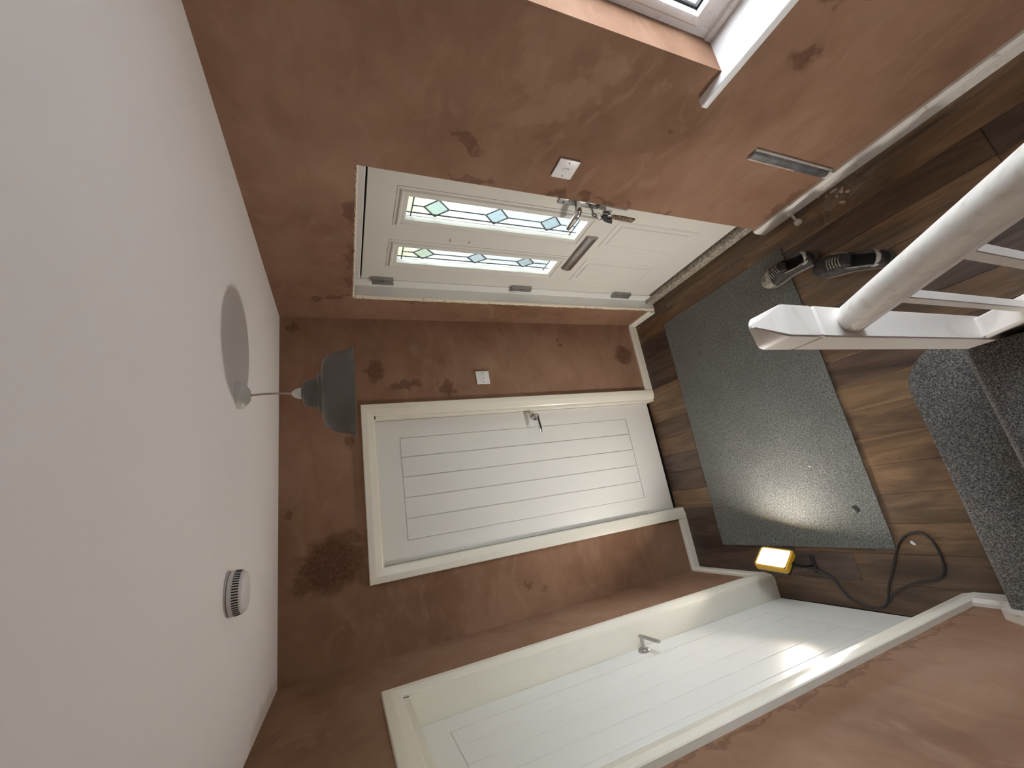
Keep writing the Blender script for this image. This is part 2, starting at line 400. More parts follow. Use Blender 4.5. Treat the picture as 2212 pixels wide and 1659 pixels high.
tag(boxes('light_block_far_door', [((.2, .62, 0), (1.4, .68, 2.3)), ((.2, .12, 0), (.26, .62, 2.3)), ((1.34, .12, 0), (1.4, .62, 2.3)), ((.2, .12, 2.24), (1.4, .68, 2.3)), ((.2, .12, -.1), (1.4, .68, -.01))], M['plaster_back']), 'unseen box added behind the inner door to block daylight', 'wall', kind='structure')  # added closed box, keeps sky light from leaking round the inner door
tag(boxes('light_block_side_door', [((-.70, -1.5, 0), (-.64, -.38, 2.3)), ((-.64, -.44, 0), (-.15, -.38, 2.3)), ((-.64, -1.5, 0), (-.15, -1.44, 2.3)), ((-.70, -1.5, 2.24), (-.15, -.38, 2.3)), ((-.70, -1.5, -.1), (-.15, -.38, -.01))], M['plaster_back']), 'unseen box added behind the side door to block daylight', 'wall', kind='structure')  # likewise an added shell, shuts out the sky behind the side door
# floor: slab and planks running away from the stairs
fl = tag(boxes('floor', [((-.15, YB, -.12), (WX, .12, -.010))], M['slot']), 'dark walnut-effect laminate plank floor', 'floor', kind='structure')
pw = .1225; rows = int(math.ceil((W + .20) / pw)); pm = {}
rnd = random.Random(3); last = -1
for i in range(rows + 1):
    x0 = -.10 + i * pw; x1 = min(x0 + pw, W + .05)
    if x0 >= W + .05: break
    y = .06; first = True
    while y > YB:
        L = rnd.choice((.42, .78, 1.05)) if first else 1.22
        first = False
        y1 = max(y - L, YB)
        k = rnd.randrange(len(WOODS))
        if k == last: k = (k + 2) % len(WOODS)
        last = k
        bm = bmesh.new(); v = bx(bm, (x0 + .0004, y1 + .0005, -.010), (x1 - .0004, y - .0005, 0))
        bmesh.ops.bevel(bm, geom=[e for e in bm.edges if all(q.co.z > -.001 for q in e.verts)], offset=.0012, segments=1, affect='EDGES')
        finish(bm, 'plank', WOODS[k], fl)
        y = y1

# skirtings: chamfered boards
def skirting(name, p0, p1, nrm, h, t, mat, label):
    p0, p1, nrm = Vector(p0), Vector(p1), Vector(nrm)
    prof = [(0, 0), (t, 0), (t, h - .018), (t * .55, h), (0, h)]
    bm = bmesh.new(); A = []; B = []
    for d, z in prof:
        A.append(bm.verts.new(p0 + nrm * d + Vector((0, 0, z)))); B.append(bm.verts.new(p1 + nrm * d + Vector((0, 0, z))))
    for i in range(5): bm.faces.new((A[i], A[(i + 1) % 5], B[(i + 1) % 5], B[i]))
    bm.faces.new(A[::-1]); bm.faces.new(B)
    o = finish(bm, name, mat)
    return tag(o, label, 'skirting board', kind='structure')
skirting('baseboard_far', (0, 0, 0), (.331, 0, 0), (0, -1, 0), .058, .02, M['gloss'], 'short white skirting between inner door and side wall')
skirting('baseboard_far_right', (1.252, 0, 0), (W, 0, 0), (0, -1, 0), .058, .02, M['gloss'], 'white skirting under the far light switch')
skirting('baseboard_left', (0, 0, 0), (0, -.473, 0), (1, 0, 0), .058, .02, M['gloss'], 'white skirting beside the glossy side door')
skirting('baseboard_right_far', (W, 0, 0), (W, -.246, 0), (-1, 0, 0), .058, .02, M['gloss'], 'short white skirting between front door and far corner')
skirting('baseboard_right', (W, -1.136, 0), (W, YB, 0), (-1, 0, 0), .082, .02, M['gloss_dusty'], 'plaster-spattered white skirting below the window')
skirting('baseboard_left_near', (0, -1.386, 0), (0, -1.50, 0), (1, 0, 0), .10, .022, M['gloss_dusty'], 'stub of white skirting between side door and stairs')

# ------------------------------------------------------------------ boarded internal doors
def lever(parent, c, nrm, along, length=.115, mat=None, proj=.055, drop=0.0, rosr=.026, nm='door_handle'):
    """rose on the leaf, neck out of it and a curved flattened lever"""
    mat = mat or M['chrome']; c, nrm, along = Vector(c), Vector(nrm), Vector(along); up = Vector((0, 0, 1))
    root = lathe(nm, [(0, 0), (rosr, 0), (rosr, .006), (rosr * .9, .010), (.012, .011), (.011, .014), (0, .014)], mat, parent, 32, c, nrm)
    tube('neck', [c + nrm * .008, c + nrm * (proj * .6), c + nrm * (proj - .004)], .0085, mat, root, 14)
    e = c + nrm * proj
    pts = [e - along * .010, e + along * .012 + nrm * .001, e + along * length * .4 - up * .004, e + along * length * .75 - up * .010 - nrm * .002, e + along * length - up * (.006 + drop)]
    tube('lever', pts, [.0095, .0110, .0105, .0105, .0095], mat, root, 14, flat=.65, up=nrm, smoothing=2)
    return root
ARCH = [(0, 0), (0, .008), (.006, .013), (.034, .019), (.038, .021), (.065, .021), (.068, .018), (.068, 0)]
def boarded_door(root, fn, u0, u1, z0, z1, mat, back, boards, gv=.0014, bv=.0025):
    """fn(u, z, proud) -> world; leaf of two stiles, two rails and tongue-and-groove boards on a core"""
    def slab(nm, ua, ub, za, zb, p0, p1, par, bev=bv):
        bm = bmesh.new(); A = fn(ua, za, p0); B = fn(ub, zb, p1)
        bx(bm, tuple(map(min, A, B)), tuple(map(max, A, B)))
        if bev: bmesh.ops.bevel(bm, geom=bm.edges[:], offset=bev, segments=1, affect='EDGES')
        return finish(bm, nm, mat, par)
    leaf = slab('door_leaf', u0, u1, z0, z1, -back, -.006, root, 0)
    s0, s1, zb, zt = boards[0], boards[-1], .247, 1.847
    slab('stile', u0, s0, z0, z1, -.006, 0, leaf, 0); slab('stile', s1, u1, z0, z1, -.006, 0, leaf, 0)
    slab('top_rail', s0, s1, zt, z1, -.006, 0, leaf, 0); slab('bottom_rail', s0, s1, z0, zb, -.006, 0, leaf, 0)
    for a, b in zip(boards, boards[1:]): slab('board', a + gv, b - gv, zb + gv * 2, zt - gv * 2, -.006, -.0004, leaf)
    return leaf
# far door
d1 = empty('door_1', (.784, .05, 0), 'white boarded inner door under the grey pendant lamp', 'door', kind='structure')
DY = .052
f1 = lambda u, z, p: (u, DY - p, z)
leaf1 = boarded_door(d1, f1, .402, 1.166, .026, 1.972, M['door_paint'], .035, [.504, .615, .726, .838, .950, 1.061])
lever(leaf1, (1.124, DY, .978), (0, -1, 0), (-1, 0, 0), .112, M['chrome'])
# lining boards and stops
box('jamb', (.380, -.002, 0), (.400, .12, 1.99), M['gloss'], d1); box('jamb', (1.168, -.002, 0), (1.192, .12, 1.99), M['gloss'], d1)
box('head_jamb', (.380, -.002, 1.974), (1.192, .12, 1.992), M['gloss'], d1)
sweep_frame(ARCH, (.399, 1.184, 0, 1.982), lambda u, v, t: (u, -t, v), 'architrave', M['gloss'], d1)
adopt(d1)
# left door
d2 = empty('door_2', (-.1, -.93, 0), 'glossy white boarded side door beside the work light', 'door', kind='structure')
DX = -.10
f2 = lambda u, z, p: (DX + p, u, z)
leaf2 = boarded_door(d2, f2, -1.315, -.552, .010, 1.955, M['door_paint_glossy'], .035, [-1.208, -1.098, -.988, -.879, -.769, -.660], .0010, .0012)
lever(leaf2, (DX, -.592, .962), (1, 0, 0), (0, -1, 0), .108, M['satin_metal'], .058)
box('jamb', (-.15, -.5485, 0), (.002, -.537, 1.985), M['gloss'], d2); box('jamb', (-.15, -1.340, 0), (.002, -1.318, 1.985), M['gloss'], d2)
box('head_jamb', (-.15, -1.335, 1.960), (.002, -.537, 1.985), M['gloss'], d2)
sweep_frame(ARCH, (-1.320, -.541, 0, 1.982), lambda u, v, t: (t, u, v), 'architrave', M['gloss'], d2)
adopt(d2)

# ------------------------------------------------------------------ front door
d3 = empty('door_3', (W + .1, -.71, 0), 'white panelled front door with two leaded glass lights', 'door', kind='structure')
LX = W + .080                                # room-side face of the leaf
yf, yn, zt, zb = -.316, -1.104, 2.024, .088
G = [(-.957, -.808, .985, 1.864), (-.620, -.483, .985, 1.867)]      # glass openings (y0,y1,z0,z1)
ys = [yn, G[0][0], G[0][1], G[1][0], G[1][1], yf]
leaf_b = []
for i, (a, b) in enumerate(zip(ys, ys[1:])):
    if i in (1, 3): leaf_b += [((LX, a, zb), (LX + .044, b, .985)), ((LX, a, 1.866), (LX + .044, b, zt))]
    else: leaf_b.append(((LX, a, zb), (LX + .044, b, zt)))
leaf3 = boxes('door_leaf', leaf_b, M['upvc'], d3)
fr3 = lambda u, v, t: (LX - t, u, v)
for (a, b, z0, z1) in G:
    sweep_frame([(-.004, -.02), (-.004, .004), (.006, .007), (.014, .0065), (.020, .012), (.028, .012), (.034, .004), (.044, .003), (.044, -.001)],
                (a, b, z0, z1), fr3, 'glazing_moulding', M['upvc'], leaf3, closed=True)
# leaded lights
GX = LX + .022
for gi, (a, b, z0, z1) in enumerate(G):
    pn = box('glass_pane', (GX + .002, a, z0), (GX + .006, b, z1), M['obscure'], leaf3)
    c = (a + b) / 2 + (.006 if gi == 0 else .004); hw = (.052, .046)[gi]; hh = (.056, .054)[gi]
    zs = [z0 + (z1 - z0) * t for t in (.845, .52, .195)]
    def came(nm, p, q, w=.0045):
        p, q = Vector(p), Vector(q)
        tube(nm, [p, q], w / 2 + .0012, M['lead'], pn, 6)
    e = .026
    for nm, p, q in (('came', (GX, a + e, z0), (GX, a + e, z1)), ('came', (GX, b - e, z0), (GX, b - e, z1)), ('came', (GX, a, z1 - e * 1.2), (GX, b, z1 - e * 1.2)), ('came', (GX, a, z0 + e * 1.2), (GX, b, z0 + e * 1.2))): came(nm, p, q)
    zz = [z1 - e * 1.2]
    for z in zs:
        V = [(c, z + hh), (c + hw, z), (c, z - hh), (c - hw, z)]
        for i in range(4): came('came', (GX, *V[i]), (GX, *V[(i + 1) % 4]), .005)
        bm = bmesh.new(); prism(bm, [(c + (u - c) * .92, z + (w - z) * .92) for u, w in V], GX - .0015, GX + .001, 'x')
        bmesh.ops.inset_region(bm, faces=[f for f in bm.faces if abs(f.normal.x) > .9], thickness=.007, depth=.001)
        finish(bm, 'diamond_pane', M['bevel_glass'], pn)
        came('came', (GX, c, zz[-1]), (GX, c, z + hh), .0035); zz.append(z - hh)
        for sgn, lim in ((1, b - e), (-1, a + e)):
            if (lim - (c + sgn * hw)) * sgn > 0: came('came', (GX, c + sgn * hw, z), (GX, lim, z), .0035)
    came('came', (GX, c, zz[-1]), (GX, c, z0 + e * 1.2), .0035)
# raised lower panels
for (a, b, z0, z1) in ((-.978, -.772, .280, .815), (-.650, -.440, .288, .815)):
    sweep_frame([(-.020, -.001), (-.020, .0015), (-.012, .004), (-.003, .0045), (.003, .001), (.003, -.001)], (a, b, z0, z1), fr3, 'panel_moulding', M['upvc'], leaf3, closed=True)
    box('raised_panel', (LX - .0045, a + .030, z0 + .030), (LX + .01, b - .030, z1 - .030), M['upvc'], leaf3, .004, 1)
# letter plate: long bull-nosed flap
bm = bmesh.new(); prof = [(0, 0)] + [(-.018 * math.sin(t) ** .8, .036 - .036 * math.cos(t)) for t in [math.pi * k / 10 for k in range(1, 10)]] + [(0, .072)]
prism(bm, [(LX + p, .862 + q) for p, q in prof], -.848, -.556, 'y')
lp = finish(bm, 'letter_plate', M['satin_metal'], leaf3, auto=40)
# lever handle on a long back plate
bp_ = box('back_plate', (LX - .008, -1.074, .995), (LX, -1.041, 1.212), M['hinge_metal'], leaf3, .004, 2)
lathe('screw', [(0, .0015), (.004, .0015), (.004, 0), (0, 0)], M['slot'], bp_, 12, (LX - .008, -1.056, 1.188), (-1, 0, 0))
hx = LX - .008
tube('lever', [(hx, -1.062, 1.118), (hx - .030, -1.062, 1.118), (hx - .050, -1.058, 1.121), (hx - .056, -1.035, 1.123), (hx - .054, -.99, 1.120), (hx - .050, -.950, 1.116)],
     [.014, .0165, .0170, .0155, .0140, .0115], M['chrome'], bp_, 16, smoothing=2)
lathe('lock_cylinder', [(0, 0), (.0095, 0), (.0095, .014), (0, .014)], M['satin_metal'], bp_, 20, (hx, -1.058, 1.040), (-1, 0, 0))
# nails left in the middle stile
for z in (1.630, 1.532): tube('nail', [(LX + .004, -.708, z), (LX - .010, -.708, z), (LX - .014, -.708, z + .007)], [.0022, .0022, .003], M['hinge_metal'], leaf3, 8)
# frame round the leaf
frm = box('frame_jamb', (LX - .004, yf + .003, 0), (LX + .09, -.244, 2.068), M['upvc_frame'], d3, .003, 1)
box('frame_jamb', (LX - .004, -1.146, 0), (LX + .09, yn - .003, 2.068), M['upvc_frame'], d3, .003, 1)
box('frame_head', (LX - .004, yn - .003, zt + .008), (LX + .09, yf + .003, 2.068), M['upvc_frame'], d3, .003, 1)
boxes('weather_seal', [((LX + .020, yn - .003, zt - .002), (LX + .06, yf, zt + .008)), ((LX + .020, yn, .060), (LX + .05, yf, zb + .002)), ((LX + .02, yf, zb), (LX + .06, yf + .003, zt))], M['black_gap'], d3)
box('threshold', (W + .048, -1.146, 0), (LX + .09, -.250, .066), M['threshold'], d3, .006, 2)
# painted reveal lining with a ragged cream edge where the plaster stops
box('reveal_lining', (W + .012, -.250, 0), (LX, -.244, 2.068), M['upvc_frame'], d3)
def ragged(nm, pts_fn, n, t0, t1):
    rr = random.Random(len(nm) + n); bm = bmesh.new(); prev = None
    for i in range(n + 1):
        a, b = pts_fn(i / n, rr.uniform(t0, t1), rr.uniform(.0005, .0035))
        cur = [bm.verts.new(q) for q in (a, b)]
        if prev: bm.faces.new((prev[0], prev[1], cur[1], cur[0]))
        prev = cur
    bm.verts.index_update()
    geo = bmesh.ops.extrude_face_region(bm, geom=bm.faces[:])
    return bm, geo
for nm, fn in (('far', lambda t, w, h: ((W - h, -.2435 + w * .25, 2.068 * t), (W + .014, -.2515, 2.068 * t))),
               ('head', lambda t, w, h: ((W - h, -1.146 + .90 * t, 2.068 + w * .35), (W + .014, -1.146 + .90 * t, 2.062)))):
    rr = random.Random(5 if nm == 'far' else 9); bm = bmesh.new(); rows_ = []
    n = 90
    for i in range(n + 1):
        a, b = fn(i / n, rr.uniform(.0, .018), rr.uniform(.0006, .003))
        a, b = Vector(a), Vector(b); mid = (a + b) / 2 + Vector((-.003, -.002 if nm == 'far' else 0, 0 if nm == 'far' else -.002))
        c_ = Vector((W + .001, a.y + (.001 if nm == 'far' else 0), a.z + (.001 if nm == 'head' else 0)))
        rows_.append([bm.verts.new(q) for q in (c_, a, mid, b)])
    for p, q in zip(rows_, rows_[1:]):
        for k in range(3): bm.faces.new((p[k], p[k + 1], q[k + 1], q[k]))
    finish(bm, 'ragged_paint_edge', M['cream_edge'], d3, smooth=True)
# hinges
for z0, z1 in ((1.862, 1.968), (1.028, 1.160), (.262, .402)):
    hg = box('hinge', (LX - .022, -.342, z0), (LX + .002, -.296, z1), M['hinge_metal'], d3, .004, 2)
    tube('hinge_pin', [(LX - .018, -.300, z0 - .004), (LX - .018, -.300, z1 + .004)], .007, M['hinge_metal'], hg, 12)
    lathe('screw', [(0, .001), (.0035, .001), (.0035, 0), (0, 0)], M['slot'], hg, 10, (LX - .022, -.330, (z0 + z1) / 2), (-1, 0, 0))
adopt(d3)

# keys on the inside of the lock
k = empty('key_bunch', (W + .055, -1.058, .80), 'bunch of keys with leopard-print strap hanging in the front door lock', 'keys')
kx = LX - .030
box('key', (kx - .022, -1.0595, 1.034), (kx + .006, -1.0565, 1.046), M['satin_metal'], k, .001, 1)
lathe('key_head', [(.005, -.0015), (.014, -.0015), (.015, 0), (.014, .0015), (.005, .0015)], M['hinge_metal'], k, 24, (kx - .030, -1.058, 1.035), (0, 1, 0), closed=True)
def ring(nm, c, r, axis, w, mat, par):
    axis = Vector(axis).normalized(); a = axis.orthogonal().normalized(); b = axis.cross(a); c = Vector(c)
    pts = [c + (a * math.cos(2 * math.pi * i / 24) + b * math.sin(2 * math.pi * i / 24)) * r for i in range(25)]
    return tube(nm, pts, w, mat, par, 8)
ring('split_ring', (kx - .028, -1.054, 1.008), .016, (.3, 1, .2), .0017, M['chrome'], k)
ring('split_ring', (kx - .026, -1.050, .985), .013, (1, .4, .1), .0015, M['chrome'], k)
for i, (dy, dz) in enumerate(((-.004, .0), (.006, -.008), (-.012, -.006))):
    o = box('spare_key', (kx - .030 + i * .006, -1.066 + dy - .010, .955 + dz), (kx - .027 + i * .006, -1.066 + dy + .012, 1.000 + dz), M['hinge_metal'] if i else M['chrome'], k, .001, 1)
bm = bmesh.new(); prism(bm, [(-1.072, .990), (-1.050, .992), (-1.030, .962), (-1.022, .922), (-1.026, .914), (-1.040, .922), (-1.062, .948)], kx - .034, kx - .022, 'x')
bmesh.ops.bevel(bm, geom=bm.edges[:], offset=.002, segments=1, affect='EDGES'); finish(bm, 'leather_fob', M['fob'], k)
box('strap_clasp', (kx - .034, -1.074, .938), (kx - .022, -1.052, .968), M['chrome'], k, .003, 2)
bm = bmesh.new(); st = [(-1.074, .945), (-1.051, .941), (-1.047, .88), (-1.046, .812), (-1.070, .806), (-1.075, .88)]
prism(bm, st, kx - .030, kx - .024, 'x'); finish(bm, 'leopard_strap', M['leopard'], k)
adopt(k)

# ------------------------------------------------------------------ window
w1 = empty('window_1', (W + .14, -2.35, 1.0), 'white framed window with a deep painted window board', 'window', kind='structure')
FX = W + .140
y0w, y1w, z0w, z1w = -2.95, -1.745, 1.004, 2.15
frw = lambda u, v, t: (FX - t, u, v)
box('reveal_lining', (W, -1.752, 1.003), (FX + .01, -1.7445, 2.152), M['plaster_right'], w1)
box('reveal_lining', (W, y0w, 2.1445), (FX + .01, y1w, 2.152), M['plaster_right'], w1)
box('window_board', (W - .034, y0w - .09, .978), (FX + .02, -1.654, 1.005), M['cill'], w1, .006, 3)
fo = sweep_frame([(-.030, -.06), (-.030, .0), (-.026, .004), (-.006, .004), (.0, .0), (.0, -.06)], (y0w, y1w, z0w, z1w), frw, 'frame', M['window_frame'], w1, closed=True)
box('cill_trim', (FX - .014, y0w, 1.003), (FX + .004, y1w, 1.028), M['window_frame'], w1, .005, 3)
box('bottom_rail', (FX - .002, y0w + .03, 1.028), (FX + .05, y1w - .03, 1.076), M['window_frame'], w1, .003, 2)
for (a, b) in ((-2.335, -1.773), (-2.92, -2.365)):
    z0, z1 = 1.076, 2.12
    sa = sweep_frame([(-.030, -.03), (-.030, -.008), (-.023, .006), (-.010, .012), (-.004, .012), (-.001, .006), (-.001, -.03)], (a, b, z0, z1), frw, 'sash', M['window_frame'], w1, closed=True)
    sweep_frame([(-.036, -.025), (-.036, -.010), (-.030, -.008), (-.030, -.025)], (a, b, z0, z1), frw, 'gasket', M['black_gap'], w1, closed=True)
    box('glass_pane', (FX + .016, a + .028, z0 + .028), (FX + .022, b - .028, z1 - .028), M['clear'], w1)
box('mullion', (FX, -2.365, 1.036), (FX + .06, -2.335, 2.12), M['window_frame'], w1, .003, 1)
adopt(w1)

# ------------------------------------------------------------------ staircase
st = empty('staircase', (.45, -1.6, 0), 'grey carpeted staircase with white painted balustrade', 'staircase')
RISE, GO, NZ = .19, .2365, -1.515
PITCH = math.atan2(RISE, GO)
XL, XR = .030, .852
for k_ in range(1, 14):
    yz = NZ - GO * (k_ - 1); top = RISE * k_
    bm = bmesh.new()
    yback = yz - GO - .03 if k_ < 13 else YB + .0
    if k_ == 1:
        cx_, cy_, r_ = .752, -1.667, .152
        pts = [(XL, yback), (XL, yz)] + [(cx_ + r_ * math.cos(a), cy_ + r_ * math.sin(a)) for a in [math.pi / 2 * (1 - i / 12) for i in range(13)]] + [(.904, -1.763), (.826, -1.763), (.826, yback)]
        prism(bm, pts, .0, top)
    else:
        prism(bm, [(XL, yback), (XL, yz), (XR - .020, yz), (XR - .020, yback)], top - RISE - (.0 if k_ > 1 else 0), top)
    # rounded carpet nosing on the front upper edge
    ed = [e for e in bm.edges if all(abs(v.co.z - top) < 1e-5 for v in e.verts) and max(v.co.y for v in e.verts) > yz - .26 and min(v.co.y for v in e.verts) > yback + .001]
    bmesh.ops.bevel(bm, geom=ed, offset=.020, segments=5, affect='EDGES', profile=.5)
    # tuck the riser back under the nosing
    for v in bm.verts:
        if v.co.z < top - .030 and v.co.y > yback + .05 and k_ > 1: v.co.y -= .022
    if k_ > 1:
        lo = [v for v in bm.verts if v.co.z < top - RISE + .001]
    finish(bm, 'step', M['carpet'], st, auto=50)
# wall string
def pz(y, off): return (NZ - y) / GO * RISE + RISE + off        # line through the nosings + off
bm = bmesh.new(); ye = NZ - GO * 12.3
prism(bm, [(-1.50, 0), (-1.50, pz(-1.50, .022)), (ye, pz(ye, .022)), (ye, pz(ye, -.30)), (-1.80, 0)], .0, .030, 'x')
finish(bm, 'wall_string', M['gloss_dusty'], st)
# outer string and spandrel
bm = bmesh.new(); prism(bm, [(-1.838, .0), (-1.838, .470), (ye, .470 + (-1.838 - ye) * math.tan(PITCH)), (ye, .0)], .852, .882, 'x')
finish(bm, 'spandrel_panel', M['balustrade'], st)
# newel post with a softened pyramid cap and a V groove
nx, ny, nh = .8675, -1.8015, .0368
def sq(bm, s_, z): return [bm.verts.new((nx + a * s_, ny + b * s_, z)) for a, b in ((-1, -1), (1, -1), (1, 1), (-1, 1))]
bm = bmesh.new(); prof = [(nh, 0), (nh, 1.196), (nh - .006, 1.202), (nh, 1.208), (nh, 1.296), (nh - .001, 1.306), (nh - .008, 1.322), (nh - .020, 1.342), (.007, 1.360), (.0025, 1.3645)]
rg = [sq(bm, a, z) for a, z in prof]
for A, B in zip(rg, rg[1:]):
    for i in range(4): bm.faces.new((A[i], A[(i + 1) % 4], B[(i + 1) % 4], B[i]))
bm.faces.new(rg[0][::-1]); bm.faces.new(rg[-1])
vert_e = [e for e in bm.edges if abs(e.verts[0].co.z - e.verts[1].co.z) > .003 and min(v.co.z for v in e.verts) < 1.35]
bmesh.ops.bevel(bm, geom=vert_e, offset=.003, segments=2, affect='EDGES')
finish(bm, 'newel_post', M['balustrade'], st, auto=28)
# handrail: rounded top, hollowed sides, running up the pitch
tp = math.tan(PITCH)
prof = [(-.020, 0), (-.020, .012), (-.026, .020), (-.0295, .032), (-.0295, .046), (-.025, .058), (-.015, .066), (0, .069), (.015, .066), (.025, .058), (.0295, .046), (.0295, .032), (.026, .020), (.020, .012), (.020, 0)]
def incline(nm, prof, x, y0, z0, y1, mat, par):
    bm = bmesh.new(); A = [bm.verts.new((x + a, y0, z0 + h / math.cos(PITCH))) for a, h in prof]; B = [bm.verts.new((x + a, y1, z0 + (y0 - y1) * tp + h / math.cos(PITCH))) for a, h in prof]
    n = len(prof)
    for i in range(n): bm.faces.new((A[i], A[(i + 1) % n], B[(i + 1) % n], B[i]))
    bm.faces.new(A[::-1]); bm.faces.new(B)
    return finish(bm, nm, mat, par, auto=30)
incline('handrail', prof, .8705, -1.838, 1.045, -3.0, M['rail_paint'], st)
incline('base_rail', [(-.031, 0), (-.031, .014), (-.026, .020), (.026, .020), (.031, .014), (.031, 0)], .864, -1.838, .455, -3.9, M['balustrade'], st)
sp = .0105
for k_ in range(8):
    yn_ = -1.962 - .132 * k_; yc = yn_ + sp
    zb_ = .478 + (-1.838 - yc) * tp; ztop = 1.05 + (-1.838 - yc) * tp
    if yc < -3.0: break
    bm = bmesh.new(); v = bx(bm, (.857, yn_, 0), (.857 + 2 * sp, yn_ + 2 * sp, 1))
    for q in v: q.co.z = (zb_ if q.co.z < .5 else ztop) - (q.co.y - yc) * tp
    bmesh.ops.bevel(bm, geom=[e for e in bm.edges if abs(e.verts[0].co.z - e.verts[1].co.z) > .2], offset=.0015, segments=1, affect='EDGES')
    finish(bm, 'spindle', M['balustrade'], st)
adopt(st)

# ------------------------------------------------------------------ pendant lamp
px, py = 1.054, -.889
p_ = empty('pendant_lamp', (px, py, 2.10), 'grey enamel dome pendant lamp hanging from the ceiling', 'lamp')
O = (px, py, 0)
lathe('ceiling_rose', [(0, H), (.041, H), (.042, H - .004), (.041, H - .016), (.020, H - .034), (.006, H - .037), (0, H - .037)], M['rose'], p_, 40, O)
tube('flex', [(px, py, H - .034), (px + .003, py, 2.37), (px + .002, py, 2.33), (px, py, 2.285)], .0033, M['cable_white'], p_, 10, smoothing=2)
lathe('lampholder', [(0, 2.296), (.006, 2.295), (.013, 2.287), (.018, 2.275), (.0195, 2.264), (.0195, 2.235), (0, 2.235)], M['rose'], p_, 32, O)
lathe('holder_ring', [(.0195, 2.2655), (.0215, 2.2655), (.0215, 2.2625), (.0195, 2.2625)], M['black_plastic'], p_, 32, O, closed=True)
outer = [(.019, 2.2625), (.034, 2.2620), (.042, 2.257), (.0465, 2.246), (.048, 2.222), (.050, 2.2175), (.062, 2.2165), (.068, 2.213), (.070, 2.206), (.074, 2.203), (.092, 2.2035), (.106, 2.2005), (.1180, 2.1930), (.1275, 2.181), (.1345, 2.165), (.1400, 2.147), (.1455, 2.127), (.1500, 2.1145), (.1565, 2.107)]
inner = [(r - .0025, z - .002) for r, z in outer[::-1]]
lathe('lamp_shade', outer + [(.157, 2.105)] + inner[1:], M['shade'], p_, 72, O, closed=True)
lathe('shade_rim', [(.1545, 2.1085), (.1572, 2.1085), (.1582, 2.1065), (.1572, 2.1045), (.1545, 2.1045)], M['shade_rim'], p_, 72, O, closed=True)
adopt(p_)

# ------------------------------------------------------------------ smoke alarm
ax, ay = .488, -.905
al = empty('smoke_alarm', (ax, ay, H - .045), 'round vented smoke alarm on the ceiling', 'smoke alarm')
A0 = (ax, ay, 0)
lathe('base_plate', [(0, H), (.058, H), (.058, H - .004), (0, H - .004)], M['alarm'], al, 48, A0)
lathe('mounting_ring', [(0, H - .004), (.052, H - .004), (.052, H - .007), (0, H - .007)], M['alarm'], al, 48, A0)
hs = lathe('housing', [(0, H - .007), (.0575, H - .007), (.0585, H - .010), (.0575, H - .018), (.0555, H - .032), (.0500, H - .041), (.046, H - .0425), (.020, H - .043), (0, H - .0435)], M['alarm'], al, 64, A0)
bm = bmesh.new()
for i in range(52):
    a = 2 * math.pi * i / 52; ca, sa = math.cos(a), math.sin(a)
    t = Vector((-sa, ca, 0)); r0 = Vector((ca, sa, 0))
    vs = []
    for z, rr in ((H - .0175, .0580), (H - .0325, .0560)):
        for sgn in (-1, 1):
            vs.append(Vector((ax, ay, z)) + r0 * rr + t * sgn * .0017)
    lo = [bm.verts.new(v) for v in vs]; hi = [bm.verts.new(v - r0 * .004) for v in vs]
    for q in ((0, 1, 3, 2),): bm.faces.new([lo[j] for j in q]); bm.faces.new([hi[j] for j in q][::-1])
    for i0, i1 in ((0, 1), (1, 3), (3, 2), (2, 0)): bm.faces.new((lo[i0], lo[i1], hi[i1], hi[i0]))
tag(finish(bm, 'vent_slots', M['slot'], hs), kind='stuff')
adopt(al)

# ------------------------------------------------------------------ light switches
def switch(name, fn, label, rocker):
    """fn(u, v, proud)"""
    c = Vector(fn(0, 0, 0)); r = empty(name, c, label, 'light switch')
    def slab(nm, u0, u1, v0, v1, p0, p1, mat, par, bev):
        A, B = fn(u0, v0, p0), fn(u1, v1, p1)
        return box(nm, tuple(map(min, A, B)), tuple(map(max, A, B)), mat, par, bev, 2)
    pl = slab('plate', -.0435, .0435, -.0435, .0435, 0, .008, M['switch'], r, .0035)
    for u, hw in rocker:
        slab('rocker_surround', u - hw - .001, u + hw + .001, -.0135, .0135, .004, .0086, M['rose'], pl, .0008)
        bm = bmesh.new()
        q = [fn(u - hw, -.012, .0085), fn(u + hw, -.012, .0085), fn(u + hw, .012, .0085), fn(u - hw, .012, .0085)]
        t = [fn(u - hw, -.012, .0125), fn(u + hw, -.012, .0125), fn(u + hw, .012, .0095), fn(u - hw, .012, .0095)]
        a = [bm.verts.new(v) for v in q]; b = [bm.verts.new(v) for v in t]
        bm.faces.new(a[::-1]); bm.faces.new(b)
        for i in range(4): bm.faces.new((a[i], a[(i + 1) % 4], b[(i + 1) % 4], b[i]))
        finish(bm, 'rocker', M['switch'], pl)
    nrm = Vector(fn(0, 0, 1)) - Vector(fn(0, 0, 0))
    for u in (-.0302, .0302): lathe('screw', [(0, .0008), (.0028, .0008), (.0028, 0), (0, 0)], M['slot'], pl, 12, fn(u, 0, .008), nrm)
    return adopt(r)
switch('light_switch', lambda u, v, p: (1.393 + u, -p, 1.313 + v), 'white double light switch beside the boarded inner door', [(-.008, .0065), (.008, .0065)])
switch('light_switch', lambda u, v, p: (W - p, -1.294 + u, 1.323 + v), 'white single light switch beside the front door', [(0, .0065)])

